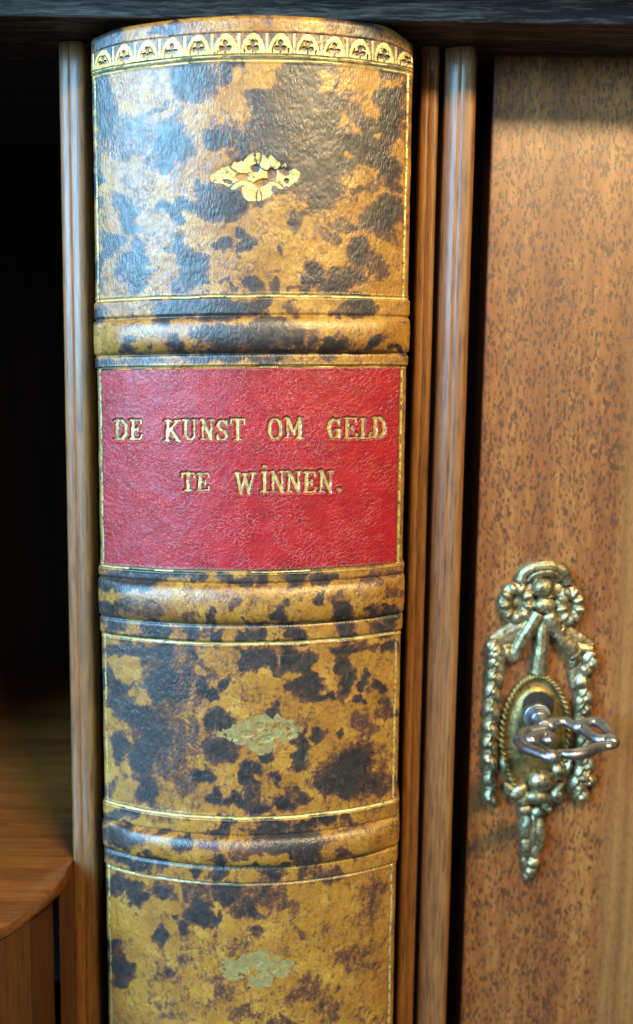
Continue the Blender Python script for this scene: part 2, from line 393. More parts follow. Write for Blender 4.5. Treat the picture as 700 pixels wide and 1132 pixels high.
# curved shelf and drawer in the left compartment
Z_SH = -(957 - 430) / FL * (DIST + 150)
edge_px = [(-140, 1062), (-60, 1047), (0, 1026), (30, 1007), (55, 986), (68, 973), (78, 955), (90, 946)]
front = spline([atZ(px, py, Z_SH) for px, py in edge_px], 6)
def slab(front, z0, z1, ins, yback, nose=0):
    bm = bmesh.new()
    levels = [(z1, nose), (z1 - nose * 0.4, nose * 0.3), ((z0 + z1) / 2, 0), (z0 + nose * 0.4, nose * 0.3), (z0, nose)] if nose else [(z1, 0), (z0, 0)]
    rings = []
    for z, inset in levels:
        rings.append([bm.verts.new((p[0], p[1] + ins + inset, z)) for p in front])
    for a, b in zip(rings, rings[1:]):
        for i in range(len(front) - 1): bm.faces.new((a[i], a[i + 1], b[i + 1], b[i]))
    for rg, z in ((rings[0], z1), (rings[-1], z0)):
        bk = [bm.verts.new((p[0], yback, z)) for p in front]
        for i in range(len(front) - 1): bm.faces.new((rg[i], rg[i + 1], bk[i + 1], bk[i]))
    return bm
lim = L0 - 0.5
front = [np.array([min(p[0], lim), p[1], p[2]]) for p in front]
front = [np.array([-900.0, front[0][1], Z_SH])] + front
cobj('shelf', slab(front, Z_SH - 16, Z_SH, 0, 960, 5), M_shelf, smooth=True)
fd = [p for p in front if p[0] < xat(55, 1060, 60)] + [np.array([xat(57, 1060, 60), 62.0, 0])]
cobj('drawer_front', slab(fd, Z_LOW, Z_SH - 17, 8, 400), M_drawer)

bm = bmesh.new(); add_box(bm, (B1 - 1, Y_DOOR + 60, Z_LOW), (xat(545, 430, Y_DOOR), Y_DOOR + 90, ZB)); cobj('gap_filler', bm, M_case)  # dark filler board added to close the gap, hiding the lit back
bm = bmesh.new(); add_box(bm, (xat(57, 1060, 60) + 1, 96, Z_LOW), (L0 + 1, 400, Z_SH - 17)); cobj('drawer_stile', bm, M_drawer)
# the door on the right
D0, D1 = xat(533.5, 430, Y_DOOR), 640.0
ZD = zy(54, Y_DOOR, 600)
bm = bmesh.new(); add_box(bm, (D0, Y_DOOR, Z_LOW), (D1, Y_DOOR + 58, ZD))
door = cobj('door', bm, M_door, bevel=3.5)

# ------------------------------------------------------------------ brass escutcheon on the door
S = (DIST + 135) / FL
def E(px, py, out=0.0):
    """point on the door face seen at photo position, raised by out"""
    p = atY(px, py, Y_DOOR); p[1] -= out; return p
def blob(bm, px, py, rx, ry, out=4, dep=None, rot=0):
    add_blob(bm, E(px, py, out), (rx * S, (dep or min(rx, ry) * S), ry * S), rot)
def line(bm, pts, r, out=5, flat=1.0, closed=False, n=7):
    P = spline([E(x, y, (o[0] if o else out)) for x, y, *o in pts], n, closed)
    rr = (lambda t: 1.15 * r(t) * S) if callable(r) else 1.15 * r * S
    add_tube(bm, P, rr, closed, 10, flat)
REM = 0.62
def leaf(bm, px, py, L, W, ang, out=6, dep=6):
    """pointed leaf with a midrib, ang from straight down"""
    c = Vector(E(px, py, out)); ca, sa = math.cos(ang), math.sin(ang)
    d = Vector((sa, 0, -ca)); n = Vector((ca, 0, sa)); rows = []
    for i in range(9):
        t = i / 8; wd = W * S * math.sin(math.pi * min(max(t, 0.03), 0.97)) ** 0.8 * (1.15 - 0.35 * t); hh = dep * math.sin(math.pi * (0.12 + 0.8 * t))
        p = c + d * (L * S * (t - 0.5))
        rows.append([bm.verts.new(p + n * (wd * q) + Vector((0, -hh * z, 0))) for q, z in ((-1, -.6), (-.8, .35), (-.35, .75), (0, 1.0), (.35, .75), (.8, .35), (1, -.6), (0, -.9))])
    for a, b in zip(rows, rows[1:]):
        for k in range(8): bm.faces.new((a[k], a[(k + 1) % 8], b[(k + 1) % 8], b[k]))
    bm.faces.new(rows[0][::-1]); bm.faces.new(rows[-1])
# oval plate with a dished centre and a keyhole boss
bm = bmesh.new()
oc = E(591, 811); ox, oz = 38.5 * S, 71 * S
rings = []
prof = [(1.0, 0.2), (1.0, 4.0), (0.9, 5.0), (0.80, 4.2), (0.76, 6.5), (0.70, 9.5), (0.55, 10.5), (0.35, 11), (0.1, 11)]
for s_, h_ in prof:
    ring = []
    for k in range(56):
        a = 2 * math.pi * k / 56; q = 1 + (0.10 if math.sin(a) < 0 else 0) * abs(math.sin(a)) ** 4
        ring.append(bm.verts.new((oc[0] + ox * s_ * math.cos(a) * (1 - 0.12 * max(0, -math.sin(a)) ** 2), Y_DOOR - h_, oc[2] + oz * s_ * math.sin(a) * q)))
    rings.append(ring)
for a, b in zip(rings, rings[1:]):
    for k in range(56): bm.faces.new((a[k], a[(k + 1) % 56], b[(k + 1) % 56], b[k]))
bm.faces.new(rings[-1])
cobj('escutcheon_plate', bm, M_gold_brass, door, smooth=True)
bm = bmesh.new(); hc = E(593, 779)
add_tube(bm, [(hc[0], Y_DOOR - 8, hc[2]), (hc[0], Y_DOOR - 10, hc[2]), (hc[0], Y_DOOR - 11.6, hc[2])], 20.5, False, 28, 1.0, (0, 0, 1))
cobj('keyhole', bm, M_case, door, smooth=False)
# twisted rope border
bm = bmesh.new(); N = 62
for k in range(N):
    a = 2 * math.pi * (k + .5) / N + math.pi / 2
    x = oc[0] + ox * 0.99 * math.cos(a) * (1 - 0.12 * max(0, -math.sin(a)) ** 2)
    z = oc[2] + oz * 0.99 * math.sin(a) * (1 + (0.10 if math.sin(a) < 0 else 0) * abs(math.sin(a)) ** 4)
    tang = math.atan2(oz * math.cos(a), -ox * math.sin(a))
    add_blob(bm, (x, Y_DOOR - 6, z), (6.4, 6.5, 2.9), -(tang + 0.75) , 12)
cobj('rope_border', bm, M_gold_brass, door, smooth=True, remesh=REM * 0.8)
# ribbon bow on top: arch, pleated loops, knot, tails
bm = bmesh.new()
line(bm, [(575, 642, 4), (581, 630, 6), (601, 624, 8), (620, 630, 6), (628, 643, 4)], 6.8, flat=1.1)
line(bm, [(583, 641, 7), (591, 633, 10), (606, 631, 11), (618, 638, 8)], 4.6)
for cx, cy, rx, ry in ((570, 665, 13, 16), (629, 669, 10, 15)):
    ring = [E(cx + rx * math.cos(a), cy + ry * math.sin(a), 5) for a in np.linspace(0, 2 * math.pi, 36, endpoint=False)]
    add_tube(bm, ring, 8.0 * S, True, 12, 0.8)
    for k in range(9):
        a = 2 * math.pi * k / 9 + 0.2
        blob(bm, cx + rx * 1.02 * math.cos(a), cy + ry * 1.02 * math.sin(a), 7.0, 4.4, 9, 6.5, a)
for cx, cy in ((570, 665), (629, 669)): blob(bm, cx + (2 if cx < 600 else -2), cy, 7, 10, 0, 4)
blob(bm, 598.5, 648, 13, 11.5, 10, 13); blob(bm, 600, 667, 13, 9.5, 9, 11); blob(bm, 586, 652, 8, 10, 4, 6); blob(bm, 615, 652, 8, 10, 4, 6); blob(bm, 601, 636, 22, 9, 2, 4); blob(bm, 602, 657, 8, 3, 14, 4)
line(bm, [(594, 676, 8), (586, 690, 8), (577, 704, 7), (569, 722, 5)], lambda t: 7.5 - 1.0 * t)
line(bm, [(588, 688, 4), (572, 697, 3.5), (556, 705, 3.5), (545, 711, 4)], lambda t: 14 - 5 * t, flat=0.4)
line(bm, [(610, 690, 4), (624, 700, 4), (640, 708, 4), (652, 716, 4)], lambda t: 11 - 4 * t, flat=0.4)
leaf(bm, 561, 722, 26, 9, 0.5, 5, 8); leaf(bm, 634, 728, 26, 9, -0.35, 5, 8)
blob(bm, 570, 722, 6, 9, 6, 6, 0.3); blob(bm, 560, 714, 7, 5, 5, 5)
line(bm, [(604, 676, 8), (611, 690, 9), (621, 705, 8), (636, 722, 5)], lambda t: 7.0 + 1.2 * math.sin(t * 9), n=9)
for k in range(5): blob(bm, 610 + 6 * k, 689 + 8 * k, 9.5, 3.6, 10, 6, -0.8)
line(bm, [(628, 716, 4), (640, 716, 4), (653, 718, 5)], 6.5)
line(bm, [(599, 684, 6), (598, 705, 8), (596, 722, 8), (594, 742, 7)], lambda t: 5.5 + 4.0 * t)
cobj('escutcheon_bow', bm, M_brass, door, smooth=True, remesh=REM)
# garlands hanging at both sides
bm = bmesh.new()
gl = spline([(546, 713, 0), (547, 730, 0), (544, 760, 0), (541, 800, 0), (540, 835, 0), (541, 876, 0)], 10)
nb = 11
for k in range(nb):
    q = k / (nb - 1); x, y, _ = gl[int(q * (len(gl) - 1))]
    w_ = 1.0 - 0.25 * q
    leaf(bm, x - 4 * w_, y, 21, 7.6 * w_, -0.42, 8, 8); leaf(bm, x + 4.5 * w_, y + 6, 21, 7.6 * w_, 0.45, 9, 8)
    blob(bm, x + random.uniform(-2, 2), y + 2, 3.6, 3.6, 13, 4)
line(bm, [(546, 713), (546, 740), (542, 800), (540, 840), (541, 872)], lambda t: 8.5 - 2.0 * t, out=1)
cobj('escutcheon_garland', bm, M_brass, door, smooth=True, remesh=REM)
bm = bmesh.new()
line(bm, [(653, 718, 5), (648, 734, 6), (642, 746, 6), (643, 764, 6), (640, 786, 5), (643, 815, 5), (641, 850, 5), (637, 876, 4)], lambda t: 7.0 + 1.4 * math.sin(t * 42), n=14)
line(bm, [(640, 724, 3), (635, 742, 4), (637, 758, 3)], 6.5, flat=.6)
for x, y, a, b in ((650, 728, 5, 6), (645, 766, 6, 6), (643, 780, 5, 5), (644, 818, 6, 7), (647, 840, 6, 5), (641, 853, 6.5, 7), (637, 864, 5, 5), (640, 874, 6, 6), (648, 858, 4, 5)):
    leaf(bm, x - 3, y - 3, 20, 7, -0.5, 9, 8); leaf(bm, x + 4, y + 2, 20, 7, 0.5, 10, 8)
    blob(bm, x, y + 4, a * 0.7, b * 0.7, 11, 6)
cobj('escutcheon_garland', bm, M_brass, door, smooth=True, remesh=REM)
bm = bmesh.new()
for x, y, L_, W_, a_ in ((566, 873, 30, 9, 0.75), (612, 873, 30, 9, -0.75), (578, 884, 26, 9, 0.35), (604, 884, 26, 9, -0.35), (557, 846, 26, 7, 0.25), (626, 846, 26, 7, -0.25)):
    leaf(bm, x, y, L_, W_, a_, 5, 8)
cobj('escutcheon_foliage', bm, M_brass, door, smooth=True, remesh=REM)
# pendant with boss, berries and acorn tip
bm = bmesh.new()
for x, y, a, b, o, d, r in ((596, 859, 11, 11, 11, 11, 0), (594, 877, 12, 7, 9, 9, 0), (616, 850, 6, 9, 8, 7, -0.5), (615, 877, 8, 7, 6, 7, .6), (572, 872, 9, 7, 7, 7, -.7),
                            (580, 893, 6.5, 6, 6, 6, 0), (594, 895, 6.5, 6, 7, 6, 0), (605, 893, 4, 4, 5, 4, 0), (587, 899, 9, 5, 4, 5, 0),
                            (581, 911, 7, 13, 6, 8, .15), (595, 918, 6, 19, 6, 8, -.1), (588, 915, 4, 16, 9, 5, 0), (581, 934, 5.5, 13, 5, 6, -.1), (590, 938, 5, 10, 5, 6, 0),
                            (589, 951, 6.5, 6, 6, 6, 0), (587, 961, 6, 6.5, 5, 6, 0), (580, 950, 4, 8, 4, 5, 0), (583, 967, 4, 5, 3, 4, 0), (606, 865, 6, 6, 7, 6, 0)):
    blob(bm, x, y, a * 1.38, b * 1.22, o, d * 1.25, r)
cobj('escutcheon_pendant', bm, M_brass, door, smooth=True, remesh=REM)

# ------------------------------------------------------------------ the key in the lock
kc = E(588, 783.5, 10)
key = tag(empty('key', kc), 'small steel key with scrolled open bow standing in the brass lock plate', 'key')
def kobj(name, bm, mat, **kw):
    bmesh.ops.translate(bm, vec=-Vector(kc), verts=bm.verts); return obj_bm(name, bm, mat, key, **kw)
bm = bmesh.new()
pts = [(kc[0], Y_DOOR + 40, kc[2]), (kc[0], Y_DOOR - 12, kc[2]), (kc[0], Y_DOOR - 40, kc[2]), (kc[0], Y_DOOR - 52, kc[2])]
def cyl(bm, y0, y1, r0, r1):
    add_tube(bm, [(kc[0], y0, kc[2]), (kc[0], (y0 + y1) / 2, kc[2]), (kc[0], y1, kc[2])], lambda t: r0 + (r1 - r0) * t, False, 24, 1.0, (0, 0, 1))
cyl(bm, Y_DOOR + 40, Y_DOOR - 30, 15, 15); cyl(bm, Y_DOOR - 26, Y_DOOR - 36, 17.5, 17.5); cyl(bm, Y_DOOR - 36, Y_DOOR - 44, 14, 9); cyl(bm, Y_DOOR - 44, atZ(606, 805, kc[2])[1], 9, 9)
kobj('shaft', bm, M_steel, smooth=True, bevel=1.2)
bm = bmesh.new()
def kz(px, py): return atZ(px, py, kc[2])
loop = [(605, 804), (613, 798.5), (627, 798.5), (638, 804), (647, 799), (659, 798), (668, 803), (676, 815), (675, 824), (665, 825), (650, 831), (634, 834), (619, 833), (609, 837), (594, 832), (581, 826), (574, 817), (580, 809), (592, 806.5)]
add_tube(bm, spline([kz(*p) for p in loop], 7, True), lambda t: 7.0 + 1.1 * math.sin(t * 26), True, 12, 0.8, (0, 0, 1))
add_tube(bm, spline([kz(*p) for p in [(584, 821), (590, 816), (600, 813), (609, 815), (604, 820)]], 7), lambda t: 9.5 - 3.5 * t, False, 12, 0.9, (0, 0, 1))
add_tube(bm, spline([kz(*p) for p in [(676, 816), (664, 818), (652, 812), (645, 805)]], 7), lambda t: 7.0, False, 12, 0.9, (0, 0, 1))
for p, r in (((676, 820), 10), ((609, 836), 9.5), ((639, 804), 8.5), ((606, 803), 10), ((575, 818), 9)): add_blob(bm, kz(*p), (r, r, r * .85))
kobj('bow', bm, M_steel, smooth=True)

# ------------------------------------------------------------------ the book
XC = -76.6                                   # centre line of the spine
RS, U1, RSH = 338.0, 180.5, 12.0             # spine radius, half arc, shoulder radius
Z_HEAD, Z_TAIL = zy(14.5), Z_LOW + 1.0
SHEAR_Z, SHEAR_X = 0.0225, -0.004
base = np.array([XC, 60.0, Z_LOW])
book = tag(empty('antique_book', base), 'thick old book with mottled calf spine, raised bands, gilt tooling and red title label', 'book')

def section(u):
    """spine profile by arc length: x, y and outward normal"""
    s = np.sign(u); a = np.abs(u)
    th1 = U1 / RS; th2 = math.radians(88); l2 = RSH * (th2 - th1)
    th = np.where(a < U1, a / RS, np.minimum(th1 + (a - U1) / RSH, th2))
    x = np.where(a < U1, RS * np.sin(th), RS * math.sin(th1) + RSH * (np.sin(th) - math.sin(th1)))
    y = np.where(a < U1, RS * (1 - np.cos(th)), RS * (1 - math.cos(th1)) + RSH * (math.cos(th1) - np.cos(th)))
    ex = np.maximum(a - U1 - l2, 0)
    x = x + ex * math.cos(th2); y = y + ex * math.sin(th2)
    return x * s, y, np.sin(th) * s, -np.cos(th)
def place(u, v, h):
    x, y, nx, ny = section(u)
    X = XC + x + nx * h; Y = y + ny * h; Z = v + SHEAR_Z * x + SHEAR_X * 0
    return X + SHEAR_X * v, Y, Z

us = np.concatenate([np.linspace(-262, -190, 12, endpoint=False), np.arange(-190, 190, 0.8), np.linspace(190, 262, 13)])
ZV = zy(1150)
vs = np.concatenate([np.linspace(Z_TAIL, ZV, 40, endpoint=False), np.arange(ZV, zy(560), 0.9), np.arange(zy(560), zy(440), 0.7), np.arange(zy(440), Z_HEAD, 0.85)])
Ug, Vg = np.meshgrid(us, vs)
Xb, Yb, Zb = place(Ug, Vg, np.zeros_like(Ug))
PX, PY = proj(Xb, Yb, Zb)                    # chart used only to set out the tooling and the stains
VY = 0 * Vg
PYC = proj(np.full_like(vs, XC), np.zeros_like(vs), vs)[1]   # height measured down the centre line
PM = np.repeat(PYC[:, None], len(us), 1)

# value noise on the chart
def vnoise(x, y, period, seed):
    r = np.random.default_rng(seed); g = r.random((256, 256))
    x = x / period + 71.3; y = y / period + 37.9
    xi = np.floor(x).astype(int); yi = np.floor(y).astype(int); fx = x - xi; fy = y - yi
    fx = fx * fx * (3 - 2 * fx); fy = fy * fy * (3 - 2 * fy)
    a = g[yi % 256, xi % 256]; b = g[yi % 256, (xi + 1) % 256]; c = g[(yi + 1) % 256, xi % 256]; d = g[(yi + 1) % 256, (xi + 1) % 256]
    return (a * (1 - fx) + b * fx) * (1 - fy) + (c * (1 - fx) + d * fx) * fy

# --- stains of the acid-mottled calf: x, y, rx, ry, tilt, strength
D = 0.92; MD = 0.52; WK = 0.38
ST = """118 48 15 12 0 d;182 25 12 6 0 d;211 85 24 18 0 d;254 80 12 12 0 d;112 115 10 42 0 d;141 150 25 20 0 m;188 160 22 22 0 d;248 152 18 17 0 d;270 155 10 15 0 d
172 120 14 3 40 m;198 122 14 3 50 m;170 85 8 5 0 w;182 178 18 10 0 d;141 240 13 18 20 d;118 270 10 12 0 d;185 237 15 8 -30 d;146 296 12 22 0 d;206 226 12 10 0 d;239 221 24 20 0 d;260 232 12 14 0 d
211 298 18 24 -15 d;198 273 9 12 0 d;200 247 8 8 0 d;244 270 12 6 -15 d;270 273 6 10 0 d;254 314 5 4 0 m;110 200 5 30 0 d;110 290 5 30 0 d;225 312 12 8 0 d
293 25 8 6 0 m;411 33 20 12 0 d;378 25 10 5 0 m;339 118 40 38 0 d;301 138 28 35 0 d;339 75 22 14 0 d;391 154 40 25 0 d;429 118 14 50 0 d;385 102 15 12 0 m;360 164 40 20 0 d;416 77 12 10 0 m;283 112 12 25 0 d;320 95 14 20 0 d
352 190 30 22 0 d;347 219 14 14 20 d;373 180 20 14 0 d;429 190 12 22 0 d;423 239 18 18 0 d;373 245 16 8 0 m;396 252 15 5 10 d;362 260 10 5 0 m;321 250 9 7 0 d;336 240 16 4 30 m;398 283 14 12 0 d;347 299 11 13 0 d
375 312 20 12 25 d;416 291 8 11 0 m;283 318 10 10 0 d;277 272 6 8 0 d;306 318 5 8 0 d;290 252 3 3 0 m;288 224 12 8 0 m;404 211 12 4 25 m;316 273 3 6 0 m;334 312 10 3 50 d;410 178 18 8 0 d;300 180 40 14 0 d;318 196 12 14 0 d
203 341 26 10 0 d;249 341 28 9 0 d;285 341 16 10 0 d;154 384 10 6 0 d;198 380 14 10 0 d;247 375 28 15 0 d;120 399 16 6 0 d;165 399 25 5 0 m;249 397 34 6 0 d;108 348 8 10 0 d
393 339 14 9 0 d;322 342 8 7 0 m;298 374 32 15 0 d;331 379 11 11 0 d;347 379 6 8 0 m;370 380 13 8 30 d;409 379 11 7 20 d;440 387 7 4 0 d;388 385 8 4 0 d;295 397 25 5 0 d;375 340 6 5 0 m;345 366 8 4 0 m
146 638 45 6 0 d;205 636 25 5 0 d;262 638 16 6 0 d;133 670 36 9 0 m;118 672 18 8 0 d;160 680 20 6 0 m;208 680 8 9 0 m;231 677 5 9 0 d;239 685 5 5 0 d;120 687 15 6 0 d;170 695 12 7 0 d;213 702 9 9 0 d;240 704 6 9 0 d;270 705 5 6 0 d;145 700 14 4 0 m
288 641 8 8 0 d;329 640 14 8 0 d;357 638 9 7 0 d;414 636 25 5 0 m;308 672 9 9 0 d;319 685 8 6 0 d;355 659 4 6 0 d;375 674 11 16 0 d;419 672 10 9 0 d;437 654 10 5 0 m;285 685 8 4 0 d;283 700 7 8 0 d;329 700 8 8 0 d;375 696 12 11 0 d;419 690 11 10 0 d;264 668 5 6 0 m
139 718 20 10 0 d;172 726 20 16 0 d;128 765 14 25 0 d;175 757 20 24 0 d;146 790 22 18 0 d;167 808 22 25 0 d;134 831 9 10 0 d;164 836 15 20 0 d;128 865 10 14 0 m;159 872 12 16 0 d;203 865 9 12 0 m;221 857 9 8 0 d;244 829 19 15 0 d;244 800 12 10 0 d
236 744 10 10 0 m;223 757 6 12 0 d;252 754 10 5 40 d;234 767 8 6 0 d;211 723 7 8 0 d;198 772 6 7 0 d;213 806 5 10 0 m;234 888 8 10 0 d;259 890 14 8 0 d;270 731 6 8 0 d;272 865 6 20 0 d;195 824 20 32 0 m;203 755 20 36 0 m;180 790 16 18 0 m;190 850 12 14 0 m;249 788 10 6 0 d;225 735 8 8 0 m
296 728 20 14 0 d;280 723 9 8 0 d;324 726 10 8 0 d;342 729 9 16 0 d;344 757 14 13 0 d;329 752 10 6 0 d;378 752 10 22 0 d;378 718 15 8 0 d;404 713 18 6 0 m;429 713 8 8 0 d;350 770 14 5 0 d;401 759 6 8 0 d;419 767 8 5 0 d;398 780 6 6 0 d;404 808 12 8 -20 m;424 788 9 9 0 m
355 811 7 6 45 d;375 813 5 6 0 d;333 834 11 17 0 d;339 813 5 8 0 d;388 855 30 23 0 d;383 875 28 10 0 d;411 834 18 14 0 m;283 847 11 14 0 d;280 870 6 10 0 d;308 862 5 9 0 d;301 829 7 5 0 d;298 785 10 8 0 d;306 777 5 8 0 d;332 888 10 8 0 d;308 888 10 6 0 d;283 890 12 8 0 d;357 875 5 5 0 d;318 880 5 5 0 m;420 860 8 16 0 m
134 901 22 6 0 d;247 914 12 6 0 d;177 916 8 4 0 d;208 919 6 4 0 d;130 923 26 9 0 d;134 932 15 5 0 d;200 927 9 8 0 d;234 929 12 6 0 m;244 947 10 9 0 d;159 940 6 4 0 d;141 950 25 7 0 d;172 960 8 6 0 d;216 964 8 7 0 d;242 967 10 7 0 d;118 945 10 8 0 d
296 914 20 9 0 d;362 910 10 7 0 d;339 916 12 6 0 d;388 908 8 5 0 m;319 929 34 7 0 d;337 940 16 10 0 d;301 955 40 4 0 d;378 945 10 4 0 m;316 940 5 4 0 d;298 968 12 8 0 d;347 965 18 7 0 m;370 965 6 5 0 m;296 986 20 10 0 m;275 935 12 5 0 m;395 912 12 4 0 w
134 978 22 10 0 d;149 998 12 12 0 d;177 988 14 8 0 d;218 1009 12 14 0 d;218 988 10 8 0 m;203 1027 8 10 0 d;177 1032 9 8 0 d;236 1016 8 10 0 d;249 988 15 8 0 d;128 1047 8 14 0 d;136 1070 13 14 0 d;195 1009 6 6 0 d;260 1050 20 4 35 m;188 1076 22 5 10 m;216 1045 10 4 20 m;265 1009 12 8 0 m;167 1083 8 4 0 m;208 1063 12 8 0 w;270 990 10 9 0 m;122 1000 6 8 0 m
249 1101 14 6 0 w;198 1122 15 4 0 m;180 1110 8 4 0 w;296 993 18 12 0 m;283 1006 8 12 0 d;285 1029 8 4 0 m;411 993 12 22 0 w;321 1004 12 6 30 m;386 1060 9 12 0 m;342 1094 20 14 30 m;308 1125 25 7 0 m;373 1088 4 10 0 m;365 1119 12 12 40 m;352 1050 8 5 0 w;406 1058 7 7 0 w;398 1124 7 10 0 w;270 1118 12 6 0 m;330 1030 8 6 0 w;240 1095 8 10 0 w"""
TAN = """290 92 25 14;357 92 7 10;370 131 8 6;403 90 14 13;416 123 10 8;421 151 6 5;388 141 6 8;430 88 7 8;378 98 9 9;214 376 7 7;134 735 8 8;141 745 7 8;159 773 9 8;118 803 15 11;139 765 4 5;120 845 11 13;141 872 9 12;139 1032 0 0;128 1010 15 19;160 1025 9 22;168 1002 8 8;188 998 7 7;192 1040 9 14;246 1022 7 7;150 968 4 4;300 750 10 8;362 740 9 18;316 830 10 12;178 384 9 6;226 902 8 8;262 905 6 6;164 912 16 6;306 345 7 7;222 746 6 5;385 172 6 5;270 120 8 9"""
stain_shade = 0.12 + 0.16 * (vnoise(PX, PY, 38, 91) - .5)
qx = PX + 16 * (vnoise(PX, PY, 27, 1) - .5) + 11 * (vnoise(PX, PY, 11, 3) - .5) + 6 * (vnoise(PX, PY, 5, 9) - .5)
qy = PY + 16 * (vnoise(PX, PY, 27, 2) - .5) + 11 * (vnoise(PX, PY, 11, 4) - .5) + 6 * (vnoise(PX, PY, 5, 10) - .5)
def sstep(a, b, x):
    t = np.clip((x - a) / (b - a), 0, 1); return t * t * (3 - 2 * t)
def blobfield(x, y, rx, ry, rot):
    m = (np.abs(PX - x) < (rx + ry) * 1.8 + 10) & (np.abs(PY - y) < (rx + ry) * 1.8 + 10)
    a = math.radians(rot); dx = qx[m] - x; dy = -(qy[m] - y)
    return m, np.sqrt(((dx * math.cos(a) + dy * math.sin(a)) / rx) ** 2 + ((-dx * math.sin(a) + dy * math.cos(a)) / ry) ** 2)
for s in ST.replace('\n', ';').split(';'):
    x, y, rx, ry, rot, k = s.split(); m, d = blobfield(float(x), float(y), float(rx), float(ry), float(rot))
    if float(y) > 1044 and k == 'm': k = 'w'
    top = {'d': D, 'm': MD, 'w': WK}[k]
    val = np.clip(top - {'d': 0.34, 'm': 0.10, 'w': 0.08}[k] * np.maximum(d - 0.35, 0) / 0.65, 0, 1)
    val = val * (1 - sstep(0.9, 1.85, d))
    stain_shade[m] = np.maximum(stain_shade[m], val)
for s in TAN.split(';'):
    x, y, rx, ry = [float(q) for q in s.split()]
    if rx == 0: continue
    m, d = blobfield(x, y, rx, ry, 0); stain_shade[m] -= 0.75 * np.clip(1.5 - d, 0, 1)
stain_shade = np.clip(stain_shade, 0, 1)

# --- relief
h = np.zeros_like(PM)
def sstep(a, b, x):
    t = np.clip((x - a) / (b - a), 0, 1); return t * t * (3 - 2 * t)
BANDS = [(349.5, 390, 328, 405.5), (646, 690, 632, 710), (924.5, 957.5, 904, 977)]
band_id = np.zeros(PM.shape, int)
for i, (b0, b1, f0, f1) in enumerate(BANDS):
    c, r = (b0 + b1) / 2, (b1 - b0) / 2
    t = (PM - c) / r
    prof = np.where(np.abs(t) < 1, np.maximum(1 - np.abs(t) ** 2.4, 0) ** 0.62, 0)
    h += (1 - 0.85 * sstep(140, 186, np.abs(Ug))) * 9.5 * prof + 2.0 * sstep(f0, f0 + 3, PM) * (1 - sstep(f1 - 3, f1, PM)) - 2.0 * np.exp(-((np.abs(t) - 1.03) * r / 1.8) ** 2)
    band_id[np.abs(t) < 1.0] = i + 1
label = (PM > 407.5) & (PM < 630.5) & (np.abs(Ug + 1) < 178.0)
lm = sstep(406.5, 408.5, PM) * (1 - sstep(629.5, 631.5, PM)) * (1 - sstep(177, 179.5, np.abs(Ug + 1)))
h += 1.6 * lm
h += 0.8 * (vnoise(Ug, Vg, 30, 5) - .5) + 0.35 * (vnoise(Ug, Vg, 9, 6) - .5) + 0.25 * (vnoise(Ug, Vg, 3.6, 8) - .5)

# --- gilt lines along and across the spine
def wob(seed): return 1.2 * (vnoise(Ug, 0 * Ug, 30, seed) - .5)
lines = {}
HL = [(60.5, 1.4, 'a'), (65.8, 1.5, 'b'), (327.0, 1.7, 'c'), (405.2, 1.0, 'd'), (632.2, 1.4, 'e'), (711.5, 1.7, 'f'), (904.5, 1.7, 'g'), (977.5, 1.1, 'h')]
gid = np.zeros(PM.shape, int)
for i, (y0, hw, _) in enumerate(HL):
    d = np.abs(PM - y0 + wob(20 + i)); hw = hw * 0.78; inside = (d < hw) & (np.abs(Ug) < 187)
    gid[inside] = i + 1; h -= 1.0 * np.exp(-(d / hw) ** 2) * (np.abs(Ug) < 188) - 0.5 * np.exp(-((d - hw - 1.2) / 1.0) ** 2)
for j, (u0, y0, y1) in enumerate([(-182, 67, 1400), (180, 67, 1400)]):
    d = np.abs(Ug - u0 + 1.0 * (vnoise(0 * Vg, Vg, 40, 31 + j) - .5))
    onpanel = (PM > y0) & (band_id == 0)
    for (b0, b1, f0, f1) in BANDS: onpanel &= ~((PM > f0) & (PM < f1))
    inside = (d < 1.2) & onpanel
    gid[inside] = len(HL) + j + 1; h -= np.where(onpanel, 1.0 * np.exp(-(d / 1.5) ** 2), 0)

# --- roll of little gothic arches under the headcap
roll = np.zeros(PM.shape, bool); rd = np.zeros_like(PM)
top, botm = 36.5, 59.0
k = np.round((Ug - 4) / 29.2); lx = (Ug - 4) - 29.2 * k; ly = (PM - top) / (botm - top)     # 0 crown .. 1 base
hwid = 12.5 * np.sqrt(np.clip(1 - (1 - np.clip(ly / 0.85, 0, 1)) ** 1.4, 0, 1))
arch_o = (ly > 0) & (ly < 1) & (np.abs(lx) < hwid)
yi = (PM - top - 5.5) / (botm - top - 5.5); arch_i = (yi > 0) & (np.abs(lx) < 7.6 * np.clip(yi, 0, 1) ** 0.5)
tre = (np.hypot(lx, PM - 46.5) < 2.9) | (np.hypot(np.abs(lx) - 3.9, PM - 52.4) < 2.9) | ((np.abs(lx) < 1.0) & (PM > 46) & (PM < 58)) | ((np.abs(np.abs(lx) - 8.6 * np.sqrt(np.clip((PM - 42) / 12, 0, 1))) < 0.7) & (PM > 43) & (PM < 58) & (vnoise(Ug, Vg, 7, 81) > .42))
leaf = (np.hypot(lx, (PM - 49) * .8) < 7.4)
bars = (np.abs(np.abs(lx) - 14.6) < 1.1) & (PM > 37) & (PM < 59)
vein = np.zeros(PM.shape, bool)
roll = ((arch_o & ~vein & ~(tre)) | bars) & (np.abs(Ug) < 186)
rollzone = (PM > 35) & (PM < 67.5) & (np.abs(Ug) < 186)
h -= np.where(arch_o & ~vein, -0.5, 0) + np.where(tre & arch_o, 2.0, 0) + np.where(rollzone, 0.9, 0) + np.where(vein & arch_o, 0.9, 0) + np.where(bars, -0.5, 0)

